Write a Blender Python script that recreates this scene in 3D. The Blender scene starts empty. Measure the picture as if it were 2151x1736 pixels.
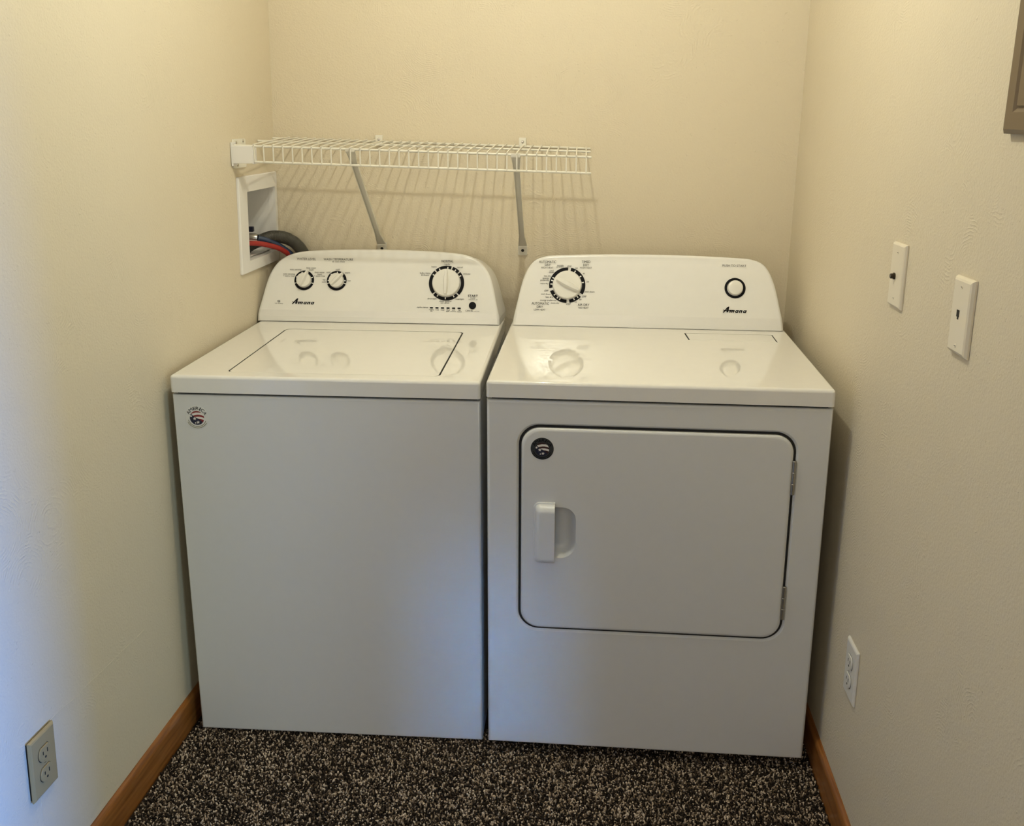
import bpy, bmesh, math, random
import numpy as np
from mathutils import Vector, Matrix
random.seed(7); np.random.seed(7)
S = bpy.context.scene
COL = S.collection

# ---------------------------------------------------------------- camera
W_PX, H_PX = 2151, 1736
cam_d = bpy.data.cameras.new('camera'); cam = bpy.data.objects.new('camera', cam_d); COL.objects.link(cam)
yaw, pitch, roll = .0614, .2473, .0049
cy, sy, cp, sp, cr, sr = math.cos(yaw), math.sin(yaw), math.cos(pitch), math.sin(pitch), math.cos(roll), math.sin(roll)
fw = Vector((-sy*cp, cy*cp, -sp)); rt = Vector((cy, sy, 0)); up = rt.cross(fw)
r_ = cr*rt + sr*up; u_ = -sr*rt + cr*up
cam.matrix_world = Matrix(((r_.x, u_.x, -fw.x, .9099), (r_.y, u_.y, -fw.y, -1.9571), (r_.z, u_.z, -fw.z, 1.4813), (0, 0, 0, 1)))
cam_d.sensor_fit = 'HORIZONTAL'; cam_d.sensor_width = 36
cam_d.lens = 1955.7/W_PX*36
cam_d.shift_x = (W_PX/2-1095.72)/W_PX; cam_d.shift_y = (735.81-H_PX/2)/W_PX
cam_d.clip_start = .02
S.camera = cam

# ---------------------------------------------------------------- light and exposure
S.view_settings.view_transform = 'Standard'; S.view_settings.look = 'None'
S.view_settings.gamma = 1; S.view_settings.use_curve_mapping = False
S.view_settings.exposure = 0.07
wd = bpy.data.worlds.new('world'); S.world = wd; wd.use_nodes = True
wd.node_tree.nodes['Background'].inputs[0].default_value = (.55, .7, 1, 1)
wd.node_tree.nodes['Background'].inputs[1].default_value = .3
def lamp(name, kind, loc, energy, color, target=None, **kw):
    d = bpy.data.lights.new(name, kind); d.energy = energy; d.color = color
    for k, v in kw.items(): setattr(d, k, v)
    o = bpy.data.objects.new(name, d); COL.objects.link(o); o.location = loc
    if target is not None:
        o.rotation_euler = (Vector(target)-Vector(loc)).to_track_quat('-Z', 'Y').to_euler()
    return o
# the alcove's ceiling bulb
lamp('ceiling_bulb', 'POINT', (.76, -.2, 2.33), 21.4, (1, .985, .82), shadow_soft_size=.025)
# added warm fill from behind the camera, no actual lamps there
lamp('room_fill', 'AREA', (.3, -4.4, 1.5), 21.6, (1, .876, .70), target=(.6, 0, .9), shape='RECTANGLE', size=2.2, size_y=1.6)
# window to the right of the alcove's mouth: reaches the near end of the left wall
lamp('side_window', 'AREA', (3.5, -2.3, .72), 12.6, (.06, .27, 1), target=(-.06, -.80, .52), shape='RECTANGLE', size=.45, size_y=.9, spread=math.radians(40))
# added weak fill from further back on that side, lifts the left wall
lamp('side_fill', 'AREA', (3.4, -3.4, 1.1), 36, (.645, .90, 1), target=(-.05, -.1, .6), shape='RECTANGLE', size=.8, size_y=1.2)
# added narrow beam, with no doorway built, for the low shaft of daylight on the gap between the machines
lamp('daylight_beam', 'AREA', (1.75, -4.3, .8), .20, (.18, .474, 1), target=(.715, 0, .20), shape='RECTANGLE', size=.03, size_y=.6, spread=math.radians(7))

# ---------------------------------------------------------------- materials
def mat(name, color, rough=.5, metal=0., spec=.5, coat=0., bump=None, var=None):
    m = bpy.data.materials.new(name); m.use_nodes = True
    nt = m.node_tree; b = nt.nodes['Principled BSDF']
    b.inputs['Base Color'].default_value = (*color, 1); b.inputs['Roughness'].default_value = rough
    b.inputs['Metallic'].default_value = metal; b.inputs['Specular IOR Level'].default_value = spec
    b.inputs['Coat Weight'].default_value = coat; b.inputs['Coat Roughness'].default_value = .08
    tc = nt.nodes.new('ShaderNodeTexCoord')
    n = nt.nodes.new('ShaderNodeTexNoise'); n.inputs['Scale'].default_value = (var or (40, 0))[0]; n.inputs['Detail'].default_value = 4
    nt.links.new(tc.outputs['Object'], n.inputs['Vector'])
    amt = var[1] if var else .02
    mx = nt.nodes.new('ShaderNodeMix'); mx.data_type = 'RGBA'
    mx.inputs['A'].default_value = (*[c*(1-amt) for c in color], 1); mx.inputs['B'].default_value = (*[min(1, c*(1+amt)) for c in color], 1)
    nt.links.new(n.outputs['Fac'], mx.inputs['Factor']); nt.links.new(mx.outputs['Result'], b.inputs['Base Color'])
    if bump:
        n2 = nt.nodes.new('ShaderNodeTexNoise'); n2.inputs['Scale'].default_value = bump[0]; n2.inputs['Detail'].default_value = 3
        nt.links.new(tc.outputs['Object'], n2.inputs['Vector'])
        bp = nt.nodes.new('ShaderNodeBump'); bp.inputs['Strength'].default_value = bump[1]; bp.inputs['Distance'].default_value = bump[2]
        nt.links.new(n2.outputs['Fac'], bp.inputs['Height']); nt.links.new(bp.outputs['Normal'], b.inputs['Normal'])
    return m

def wall_mat(name, color):
    # painted skip-trowel plaster: orange peel, broad waves, and patches of concentric trowel arcs
    m = mat(name, color, .55, spec=.35, var=(1.7, .025)); nt = m.node_tree; L = nt.links; N = nt.nodes.new
    b = nt.nodes['Principled BSDF']; tc = next(x for x in nt.nodes if x.bl_idname == 'ShaderNodeTexCoord')
    def math_(op, a, bv=None, c=None):
        q = N('ShaderNodeMath'); q.operation = op
        for i, v in enumerate((a, bv, c)):
            if v is None: continue
            if isinstance(v, (int, float)): q.inputs[i].default_value = v
            else: L.new(v, q.inputs[i])
        return q.outputs[0]
    def noise(s, d=3, r=.5):
        q = N('ShaderNodeTexNoise'); q.inputs['Scale'].default_value = s; q.inputs['Detail'].default_value = d; q.inputs['Roughness'].default_value = r
        L.new(tc.outputs['Object'], q.inputs['Vector']); return q.outputs['Fac']
    v = N('ShaderNodeTexVoronoi'); v.inputs['Scale'].default_value = 8.0; L.new(tc.outputs['Object'], v.inputs['Vector'])
    wob = math_('MULTIPLY', noise(30), .08)
    ph = math_('MULTIPLY', math_('ADD', v.outputs['Distance'], wob), 150)
    ring = math_('POWER', math_('ADD', math_('MULTIPLY', math_('SINE', ph), .5), .5), 3)
    def rampf(x, a, bb):
        q = N('ShaderNodeMapRange'); q.inputs['From Min'].default_value = a; q.inputs['From Max'].default_value = bb; L.new(x, q.inputs['Value']); return q.outputs[0]
    mask = math_('MULTIPLY', rampf(noise(5.5, 2), .50, .64), rampf(noise(45, 2), .38, .60))
    arcs = math_('MULTIPLY', ring, mask)
    peel = noise(210, 2); mid = noise(38, 4, .55); big = noise(6, 2)
    nubs = rampf(noise(140, 1), .72, .80)
    h = math_('ADD', math_('MULTIPLY', arcs, .42), math_('MULTIPLY', peel, .85))
    h = math_('ADD', h, math_('MULTIPLY', mid, .55)); h = math_('ADD', h, math_('MULTIPLY', big, 1.2)); h = math_('ADD', h, math_('MULTIPLY', nubs, .5))
    bp = N('ShaderNodeBump'); bp.inputs['Strength'].default_value = 1.0; bp.inputs['Distance'].default_value = .0011
    L.new(h, bp.inputs['Height']); L.new(bp.outputs['Normal'], b.inputs['Normal'])
    return m

def wood_mat(name):
    m = mat(name, (.30, .12, .04), .35, coat=.3); nt = m.node_tree; b = nt.nodes['Principled BSDF']
    tc = next(x for x in nt.nodes if x.bl_idname == 'ShaderNodeTexCoord')
    mp = nt.nodes.new('ShaderNodeMapping'); mp.inputs['Scale'].default_value = (30, 1.5, 30); nt.links.new(tc.outputs['Object'], mp.inputs['Vector'])
    n = nt.nodes.new('ShaderNodeTexNoise'); n.inputs['Scale'].default_value = 4; n.inputs['Detail'].default_value = 6; nt.links.new(mp.outputs[0], n.inputs['Vector'])
    cr_ = nt.nodes.new('ShaderNodeValToRGB'); cr_.color_ramp.elements[0].position = .3; cr_.color_ramp.elements[0].color = (.19, .062, .010, 1)
    cr_.color_ramp.elements[1].position = .7; cr_.color_ramp.elements[1].color = (.37, .145, .034, 1)
    nt.links.new(n.outputs['Fac'], cr_.inputs[0]); nt.links.new(cr_.outputs[0], b.inputs['Base Color'])
    return m

M_WALL = wall_mat('beige_wall_paint', (.70, .62, .475))
M_CEIL = mat('ceiling_paint', (.75, .71, .62), .8)
M_WOOD = wood_mat('oak_trim')
M_FLOOR = mat('carpet_backing', (.035, .026, .02), .95, spec=.1, var=(300, .5))
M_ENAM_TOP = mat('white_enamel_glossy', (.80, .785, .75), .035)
M_ENAM = mat('white_enamel_front_shaded', (.665, .67, .665), .36, bump=(420, .12, .0004))  # same enamel as the tops, the fronts' shade put into the colour
M_PLASTIC = mat('white_console_plastic', (.82, .81, .785), .22)
M_KNOB = mat('white_knob_plastic', (.80, .785, .74), .3)
M_BLACK = mat('black_print', (.006, .006, .008), .6, spec=.15)
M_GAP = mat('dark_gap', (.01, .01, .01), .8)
M_TICK = mat('white_print', (.85, .84, .82), .4)
M_VINYL = mat('white_vinyl_wire', (.80, .77, .68), .38)
M_STEEL = mat('painted_bracket_steel', (.66, .63, .55), .4, spec=.5)
M_CHROME = mat('chrome', (.62, .60, .56), .25, metal=1)
M_BRASSY = mat('hinge_steel', (.42, .40, .36), .35, metal=1)
M_PLATE = mat('painted_wall_plate', (.76, .69, .56), .35)
M_OUTW = mat('white_outlet_plastic', (.72, .70, .66), .35)
M_ALM = mat('almond_outlet_plastic', (.37, .285, .14), .38)
M_BOXW = mat('white_outlet_box', (.83, .81, .79), .4)
M_RED = mat('red_rubber_hose', (.40, .028, .022), .38)
M_BLUE = mat('navy_rubber_hose', (.025, .045, .10), .4)
M_NAVY = mat('navy_label', (.006, .008, .03), .4)
M_GREYH = mat('grey_corrugated_hose', (.105, .098, .078), .5)
M_DARKH = mat('dark_rubber', (.012, .012, .012), .5)
M_BRONZE = mat('bronze_painted_panel', (.165, .115, .065), .42, var=(12, .12))
M_STRIPE_R = mat('flag_red', (.22, .012, .015), .4)
M_STRIPE_W = mat('flag_white', (.75, .72, .68), .4)
M_FLAG_B = mat('flag_navy', (.008, .01, .035), .4)
M_MAROON = mat('flag_maroon', (.035, .006, .006), .4)
M_CLEAR = mat('pale_sticker_film', (.69, .69, .665), .36)
M_DARKST = mat('dark_sticker_film', (.035, .038, .042), .3)
M_RULE = mat('olive_print', (.16, .14, .05), .5)

# ---------------------------------------------------------------- helpers
def link(name, me, parent=None, loc=None):
    o = bpy.data.objects.new(name, me); COL.objects.link(o)
    if parent is not None: o.parent = parent
    if loc is not None: o.location = loc
    return o
def mesh_obj(name, bm, m, parent=None, smooth=30, loc=None):
    me = bpy.data.meshes.new(name)
    bmesh.ops.recalc_face_normals(bm, faces=bm.faces)
    bm.to_mesh(me); bm.free()
    for x in (m if isinstance(m, (list, tuple)) else [m]): me.materials.append(x)
    if smooth:
        me.shade_smooth(); me.set_sharp_from_angle(angle=math.radians(smooth))
    return link(name, me, parent, loc)
def empty(name, loc, label, cat, group=None, rz=0):
    o = bpy.data.objects.new(name, None); COL.objects.link(o); o.location = loc; o.rotation_euler.z = rz
    o.empty_display_size = .05
    o['label'] = label; o['category'] = cat
    if group: o['group'] = group
    return o
def tag(o, label, cat, group=None):
    o['label'] = label; o['category'] = cat
    if group: o['group'] = group
def struct(o): o['kind'] = 'structure'; return o
def add_box(bm, x0, x1, y0, y1, z0, z1):
    vs = [bm.verts.new((x, y, z)) for z in (z0, z1) for y in (y0, y1) for x in (x0, x1)]
    fs = [(0, 2, 3, 1), (4, 5, 7, 6), (0, 1, 5, 4), (2, 6, 7, 3), (0, 4, 6, 2), (1, 3, 7, 5)]
    F = [bm.faces.new([vs[i] for i in f]) for f in fs]
    return vs, F
def rbox(x0, x1, y0, y1, z0, z1, r, seg=3, sel=None, bm=None):
    """box with bevelled edges; sel(mid, dir) picks the edges"""
    own = bm or bmesh.new()
    vs, F = add_box(own, x0, x1, y0, y1, z0, z1)
    es = set(e for f in F for e in f.edges)
    if sel:
        es = [e for e in es if sel((e.verts[0].co+e.verts[1].co)/2, (e.verts[1].co-e.verts[0].co).normalized())]
    bmesh.ops.bevel(own, geom=list(es), offset=r, segments=seg, profile=.5, affect='EDGES', clamp_overlap=True)
    return own
def lathe(bm, prof, n=32, origin=(0, 0, 0), axis='z', mtx=None):
    """prof: (radius, height) list; closed at ends where radius is 0"""
    rings = []
    mtx = mtx or Matrix.Translation(origin)
    for r, h in prof:
        if r < 1e-6: rings.append([bm.verts.new(mtx @ Vector((0, 0, h)))])
        else: rings.append([bm.verts.new(mtx @ Vector((r*math.cos(2*math.pi*i/n), r*math.sin(2*math.pi*i/n), h))) for i in range(n)])
    for a, b in zip(rings, rings[1:]):
        for i in range(n):
            j = (i+1) % n
            if len(a) == 1 and len(b) == 1: continue
            if len(a) == 1: bm.faces.new((a[0], b[i], b[j]))
            elif len(b) == 1: bm.faces.new((a[i], a[j], b[0]))
            else: bm.faces.new((a[i], a[j], b[j], b[i]))
def tube(bm, pts, r, n=8, caps=True):
    """r: a number or a list of radii along the path"""
    pts = [Vector(p) for p in pts]; rings = []
    prev = None
    for i, p in enumerate(pts):
        t = ((pts[min(i+1, len(pts)-1)]-pts[max(i-1, 0)])).normalized()
        a = prev if prev is not None else (Vector((0, 0, 1)) if abs(t.z) < .9 else Vector((1, 0, 0)))
        u = (a - t*a.dot(t)).normalized(); v = t.cross(u); prev = u
        rr = r[i] if isinstance(r, (list, tuple)) else r
        rings.append([bm.verts.new(p+rr*(u*math.cos(2*math.pi*k/n)+v*math.sin(2*math.pi*k/n))) for k in range(n)])
    for a, b in zip(rings, rings[1:]):
        for k in range(n): bm.faces.new((a[k], a[(k+1) % n], b[(k+1) % n], b[k]))
    if caps: bm.faces.new(rings[0][::-1]); bm.faces.new(rings[-1])
def spline(pts, n=10):
    """Catmull-Rom through the points"""
    P = [Vector(p) for p in pts]; P = [2*P[0]-P[1]]+P+[2*P[-1]-P[-2]]; out = []
    for i in range(1, len(P)-2):
        a, b, c, d = P[i-1:i+3]
        for k in range(n):
            t = k/n
            out.append(.5*((2*b)+(c-a)*t+(2*a-5*b+4*c-d)*t*t+(3*b-a-3*c+d)*t**3))
    out.append(P[-2]); return out
def rrect(x0, x1, z0, z1, r, n=8):
    """outline of a rounded rectangle, r a number or four (bl, br, tr, tl)"""
    r = r if isinstance(r, (list, tuple)) else (r,)*4; pts = []
    for (cx, cz, a0), q in zip(((x0, z0, 180), (x1, z0, 270), (x1, z1, 0), (x0, z1, 90)), r):
        ox = cx+q if cx == x0 else cx-q; oz = cz+q if cz == z0 else cz-q
        for k in range(n+1):
            a = math.radians(a0+90*k/n); pts.append((ox+q*math.cos(a), oz+q*math.sin(a)))
    return pts
def loft(bm, loops, close0=True, close1=True):
    R = [[bm.verts.new(p) for p in l] for l in loops]
    for a, b in zip(R, R[1:]):
        n = len(a)
        for i in range(n): bm.faces.new((a[i], a[(i+1) % n], b[(i+1) % n], b[i]))
    if close0: bm.faces.new(R[0])
    if close1: bm.faces.new(R[-1][::-1])
    return R
def boolean(o, bm_cut, op='DIFFERENCE', smooth=30):
    bmesh.ops.recalc_face_normals(bm_cut, faces=bm_cut.faces)
    me = bpy.data.meshes.new('cut'); bm_cut.to_mesh(me); bm_cut.free()
    for m in o.data.materials: me.materials.append(m)
    c = bpy.data.objects.new('cut', me); COL.objects.link(c); c.parent = o.parent
    md = o.modifiers.new('b', 'BOOLEAN'); md.object = c; md.operation = op; md.solver = 'EXACT'
    bpy.context.view_layer.update()
    new = bpy.data.meshes.new_from_object(o.evaluated_get(bpy.context.evaluated_depsgraph_get()))
    o.modifiers.clear(); old = o.data; new.name = old.name; o.data = new
    bpy.data.objects.remove(c); bpy.data.meshes.remove(me); bpy.data.meshes.remove(old)
    if smooth: new.shade_smooth(); new.set_sharp_from_angle(angle=math.radians(smooth))
def text_mesh(s, w, h, mtx, bold=0, shear=0, center=(0, 0), extrude=.00015):
    cu = bpy.data.curves.new('t', 'FONT'); cu.body = s; cu.align_x = 'CENTER'; cu.resolution_u = 3
    cu.extrude = 0; cu.offset = .012*bold; cu.shear = shear
    o = bpy.data.objects.new('t', cu); COL.objects.link(o); bpy.context.view_layer.update()
    me = bpy.data.meshes.new_from_object(o.evaluated_get(bpy.context.evaluated_depsgraph_get()))
    bpy.data.objects.remove(o); bpy.data.curves.remove(cu)
    co = np.array([v.co[:] for v in me.vertices]); lo, hi = co.min(0), co.max(0)
    sx = w/(hi[0]-lo[0]); sy_ = h/(hi[1]-lo[1]) if h else sx
    cx = (lo[0]+hi[0])/2; cyy = (lo[1]+hi[1])/2
    for v in me.vertices:
        v.co = mtx @ Vector(((v.co.x-cx)*sx+center[0], (v.co.y-cyy)*sy_+center[1], extrude))
    return me
def lettering(s, u, v, w, h, bold, mtx, parent, m=None, label=True):
    me = text_mesh(s, w, h, mtx, bold, .25 if s in ('affresh', 'OFF') else 0, (u, v)); me.name = 'lettering'; me.materials.append(m or M_BLACK)
    o = link('lettering', me, parent)
    if label and s not in ('affresh',): o['label'] = 'black print reading ' + s
    return o
def ngon(bm, pts, mtx, z=.00015):
    return bm.faces.new([bm.verts.new(mtx @ Vector((x, y, z))) for x, y in pts])
WT = [('WATER LEVEL', 0.1385, 0.1597, 0.0548, 0.0064, 0), ('WASH TEMPERATURE', 0.2302, 0.1597, 0.0846, 0.0064, 0), ('all cold rinses', 0.2313, 0.1534, 0.0355, 0.0, 0), ('auto sensing', 0.1096, 0.1279, 0.0329, 0.0, 0), ('deep water', 0.1541, 0.1333, 0.0287, 0.0, 0), ('wash', 0.1544, 0.1283, 0.013, 0.0, 0), ('auto sensing', 0.0915, 0.1149, 0.0328, 0.0, 0), ('+ extra rinse', 0.0915, 0.1098, 0.0329, 0.0, 0), ('deep water', 0.1788, 0.1207, 0.0287, 0.0, 0), ('wash', 0.1792, 0.1158, 0.013, 0.0, 0), ('+ extra rinse', 0.1791, 0.1108, 0.0313, 0.0, 0), ('cold', 0.2301, 0.1304, 0.0109, 0.0, 0), ('cold', 0.2041, 0.1221, 0.0109, 0.0, 0), ('warm', 0.2587, 0.121, 0.0143, 0.0, 0), ('hot', 0.2649, 0.0987, 0.0082, 0.0, 0), ('tap', 0.1928, 0.0995, 0.0082, 0.0, 0), ('cold', 0.1926, 0.0943, 0.0109, 0.0, 0), ('high efficiency', 0.0679, 0.0301, 0.0232, 0.0, 0), ('NORMAL', 0.5415, 0.159, 0.0336, 0.0069, 0), ('regular', 0.5409, 0.1498, 0.0175, 0.0, 0), ('heavy', 0.5043, 0.142, 0.0149, 0.0, 0), ('casual', 0.5771, 0.1422, 0.0161, 0.0, 0), ('bulky items', 0.4796, 0.1233, 0.0297, 0.0, 0), ('& sheets', 0.4799, 0.1181, 0.0215, 0.0, 0), ('delicate', 0.5973, 0.1236, 0.0201, 0.0, 0), ('drain/spin', 0.5024, 0.0505, 0.0255, 0.0, 0), ('rinse/spin', 0.5792, 0.0505, 0.0254, 0.0, 0), ('clean washer', 0.5406, 0.0447, 0.0348, 0.0, 0), ('with', 0.5309, 0.0397, 0.0094, 0.0, 0), ('affresh', 0.5443, 0.0396, 0.014, 0.0035, 1), ('START', 0.6165, 0.0607, 0.0274, 0.0068, 1), ('PAUSE', 0.6165, 0.0545, 0.0133, 0.0, 0), ('UNLOCK LID', 0.6173, 0.05, 0.0253, 0.0, 0), ('CANCEL', 0.6077, 0.0183, 0.0213, 0.0047, 0), ('hold 3 sec', 0.6284, 0.0174, 0.016, 0.0, 0), ('cycle status', 0.4765, 0.0257, 0.0315, 0.0, 0), ('sensing', 0.5018, 0.0196, 0.0147, 0.0, 0), ('fill', 0.5016, 0.0157, 0.0054, 0.0, 0), ('wash', 0.5175, 0.0197, 0.01, 0.0, 0), ('rinse', 0.5329, 0.0195, 0.01, 0.0, 0), ('final', 0.5485, 0.0198, 0.0087, 0.0, 0), ('spin', 0.5475, 0.0151, 0.0087, 0.0, 0), ('cycle', 0.5638, 0.0198, 0.0093, 0.0, 0), ('complete', 0.5631, 0.0152, 0.016, 0.0, 0), ('lid', 0.5807, 0.02, 0.0053, 0.0, 0), ('locked', 0.5805, 0.0154, 0.012, 0.0, 0)]
DT = [('AUTOMATIC', 0.0968, 0.1565, 0.0468, 0.0067, 0), ('DRY', 0.0975, 0.1482, 0.0162, 0.0061, 0), ('HIGH HEAT', 0.0966, 0.1404, 0.0325, 0.0045, 0), ('wrinkle', 0.1319, 0.1473, 0.0175, 0.0, 0), ('prevent', 0.1316, 0.1425, 0.0188, 0.0, 0), ('OFF', 0.1566, 0.145, 0.0116, 0.005, 0), ('60', 0.1761, 0.1403, 0.0064, 0.004, 0), ('TIMED', 0.2015, 0.1583, 0.0232, 0.0067, 0), ('DRY', 0.2018, 0.1494, 0.0155, 0.0061, 0), ('HIGH HEAT', 0.2015, 0.1418, 0.0323, 0.0045, 0), ('40', 0.1961, 0.1255, 0.0064, 0.004, 0), ('20', 0.2074, 0.1032, 0.0065, 0.0039, 0), ('cool down', 0.2133, 0.0757, 0.0257, 0.0, 0), ('OFF', 0.1992, 0.0623, 0.0122, 0.005, 0), ('20', 0.1885, 0.0538, 0.0065, 0.0039, 0), ('10', 0.1765, 0.0462, 0.0052, 0.004, 0), ('OFF', 0.157, 0.0404, 0.0122, 0.005, 0), ('AIR DRY', 0.1979, 0.0394, 0.0314, 0.0065, 0), ('NO HEAT', 0.1979, 0.0312, 0.0269, 0.005, 0), ('cool', 0.1084, 0.1324, 0.0104, 0.0, 0), ('down', 0.1085, 0.1278, 0.0136, 0.0, 0), ('less dry', 0.0981, 0.1167, 0.0195, 0.0, 0), ('energy', 0.0934, 0.1096, 0.0175, 0.0, 0), ('preferred', 0.0904, 0.1047, 0.0234, 0.0, 0), ('more dry', 0.0897, 0.0955, 0.022, 0.0, 0), ('OFF', 0.0961, 0.0763, 0.0116, 0.005, 0), ('cool down', 0.0946, 0.067, 0.0258, 0.0, 0), ('less dry', 0.1041, 0.0582, 0.0194, 0.0, 0), ('energy preferred', 0.1016, 0.0495, 0.0433, 0.0, 0), ('more dry', 0.1204, 0.0421, 0.0225, 0.0, 0), ('AUTOMATIC', 0.0805, 0.0404, 0.0472, 0.0066, 0), ('DRY', 0.0798, 0.0316, 0.0168, 0.0063, 0), ('LOW HEAT', 0.0792, 0.0235, 0.031, 0.005, 0), ('PUSH TO START', 0.5991, 0.1547, 0.063, 0.0057, 0)]
# ---------------------------------------------------------------- the room
YB = .7541
XLR, TL, XRR, TR = .0414, .0224, .0180, .0078
def wl(y, z): return .0111 + XLR*(y-YB) + TL*(z-1)          # left wall surface
def wr(y, z): return 1.5141 + XRR*(y-YB) + TR*(z-1)         # right wall surface
FZ, CZ, YM = -.008, 2.44, -1.3                                  # floor, ceiling, mouth of the alcove
def slab(name, c8, m):
    bm = bmesh.new(); vs = [bm.verts.new(p) for p in c8]
    for f in ((0, 2, 3, 1), (4, 5, 7, 6), (0, 1, 5, 4), (2, 6, 7, 3), (0, 4, 6, 2), (1, 3, 7, 5)): bm.faces.new([vs[i] for i in f])
    return struct(mesh_obj(name, bm, m, smooth=0))
def box_struct(name, a, b, m):
    bm = bmesh.new(); add_box(bm, a[0], b[0], a[1], b[1], a[2], b[2]); return struct(mesh_obj(name, bm, m, smooth=0))
box_struct('floor', (-2.3, -4.7, -.10), (3.9, .86, FZ), M_FLOOR)
box_struct('ceiling', (-2.3, -4.7, CZ), (3.9, .86, CZ+.1), M_CEIL)
box_struct('wall_back', (-.15, YB, FZ), (1.65, YB+.1, CZ), M_WALL)
wall_left = slab('wall_left', [(x, y, z) for z in (FZ, CZ) for y in (YM, YB) for x in (wl(y, z)-.115, wl(y, z))], M_WALL)
wall_right = slab('wall_right', [(x, y, z) for z in (FZ, CZ) for y in (YM, YB) for x in (wr(y, z), wr(y, z)+.115)], M_WALL)
box_struct('wall_front_left', (-2.3, YM, FZ), (wl(YM, 1)-.116, YM+.1, CZ), M_WALL)
box_struct('wall_front_right', (wr(YM, 1)+.118, YM, FZ), (3.9, YM+.1, CZ), M_WALL)
box_struct('wall_rear', (-2.3, -4.8, FZ), (3.9, -4.7, CZ), M_WALL)
box_struct('wall_far_left', (-2.4, -4.7, FZ), (-2.3, YM+.1, CZ), M_WALL)
box_struct('wall_far_right', (3.9, -4.7, FZ), (4.0, YM+.1, CZ), M_WALL)
bm = bmesh.new(); add_box(bm, -.3, .1, .5244, .734, 1.09, 1.2775); boolean(wall_left, bm, smooth=0)
# oak baseboards with an eased top edge
def baseboard(name, fn, sgn):
    prof = [(0, FZ), (.012, FZ), (.012, .060), (.0105, .068), (.007, .0745), (.003, .077), (0, .077)]
    bm = bmesh.new()
    loft(bm, [[(fn(y, z)+sgn*max(d, .0004), y, z) for d, z in prof] for y in (YM+.02, YB-.001)])
    return struct(mesh_obj(name, bm, M_WOOD))
for pts in ([(-.155, .366), (-.2, .3675), (-.26, .371), (-.31, .3725), (-.37, .377), (-.43, .3795), (-.47, .384), (-.505, .3865)], [(-.552, .262), (-.556, .235), (-.553, .20), (-.558, .16)]):
    bm = bmesh.new(); P = spline([(wl(y, z)+.0001, y+random.uniform(-.0015, .0015), z+random.uniform(-.0012, .0012)) for y, z in pts], 4)
    tube(bm, P, [.0003+.0005*random.random() for _ in P], 6); mesh_obj('plaster_seam', bm, M_WALL, wall_left)
baseboard('baseboard_left', wl, 1); baseboard('baseboard_right', wr, -1)

# carpet pile: every tuft is a small bent tuft of yarn, coloured one by one
def carpet():
    x0, x1, y0, y1, st = -.075, 1.51, -.95, .05, .0039
    nx, ny = int((x1-x0)/st), int((y1-y0)/st)
    gx, gy = np.meshgrid(np.arange(nx), np.arange(ny)); n = nx*ny
    cx = x0+(gx.ravel()+.5+np.random.uniform(-.45, .45, n))*st; cyy = y0+(gy.ravel()+.5+np.random.uniform(-.45, .45, n))*st
    lw = .0161+XLR*(cyy-YB)-TL+.014; rw = 1.5141+XRR*(cyy-YB)-TR-.014
    keep = (cx > lw) & (cx < rw); cx, cyy = cx[keep], cyy[keep]; n = len(cx)
    h = np.random.uniform(.0050, .0100, n); r = np.random.uniform(.0013, .0025, n)
    ang = np.random.uniform(0, 2*np.pi, n); lean = np.random.uniform(.001, .0060, n)
    dx, dy = np.cos(ang)*lean, np.sin(ang)*lean; th = np.random.uniform(0, np.pi, n)
    V = np.zeros((n, 9, 3))
    for k in range(4):
        a = th+k*np.pi/2
        V[:, k] = np.stack([cx+np.cos(a)*r*.8, cyy+np.sin(a)*r*.8, np.full(n, FZ-.0005)], 1)
        V[:, 4+k] = np.stack([cx+dx*.75+np.cos(a+.5)*r*1.15, cyy+dy*.75+np.sin(a+.5)*r*1.15, FZ+h*.80], 1)
    V[:, 8] = np.stack([cx+dx*1.25, cyy+dy*1.25, FZ+h], 1)
    quad = np.array([[k, (k+1) % 4, 4+(k+1) % 4, 4+k] for k in range(4)]); tri = np.array([[4+k, 4+(k+1) % 4, 8] for k in range(4)])
    off = np.arange(n)[:, None, None]*9
    Q = (quad[None]+off).reshape(-1, 4); Tt = (tri[None]+off).reshape(-1, 3)
    me = bpy.data.meshes.new('carpet')
    me.vertices.add(n*9); me.vertices.foreach_set('co', V.ravel())
    loops = np.concatenate([Q.ravel(), Tt.ravel()]); me.loops.add(len(loops)); me.loops.foreach_set('vertex_index', loops)
    starts = np.concatenate([np.arange(len(Q))*4, len(Q)*4+np.arange(len(Tt))*3]); me.polygons.add(len(starts))
    me.polygons.foreach_set('loop_start', starts)
    me.update(calc_edges=True); me.validate()
    pal = np.array([(.60, .49, .39), (.40, .31, .235), (.16, .115, .08), (.045, .032, .023), (.018, .013, .010)])
    c = pal[np.random.choice(5, n, p=(.14, .16, .15, .22, .33))]*np.random.uniform(.8, 1.2, (n, 1))
    col = np.ones((n, 9, 4)); col[:, :, :3] = c[:, None]
    at = me.color_attributes.new('yarn', 'FLOAT_COLOR', 'POINT'); at.data.foreach_set('color', col.ravel())
    m = bpy.data.materials.new('carpet_yarn'); m.use_nodes = True; b = m.node_tree.nodes['Principled BSDF']
    b.inputs['Roughness'].default_value = .9; b.inputs['Specular IOR Level'].default_value = .15
    a = m.node_tree.nodes.new('ShaderNodeVertexColor'); a.layer_name = 'yarn'; m.node_tree.links.new(a.outputs[0], b.inputs['Base Color'])
    me.materials.append(m); me.shade_smooth()
    o = link('carpet', me); o['kind'] = 'stuff'; tag(o, 'dark brown and beige speckled cut pile carpet in front of the machines', 'carpet')
carpet()

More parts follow.
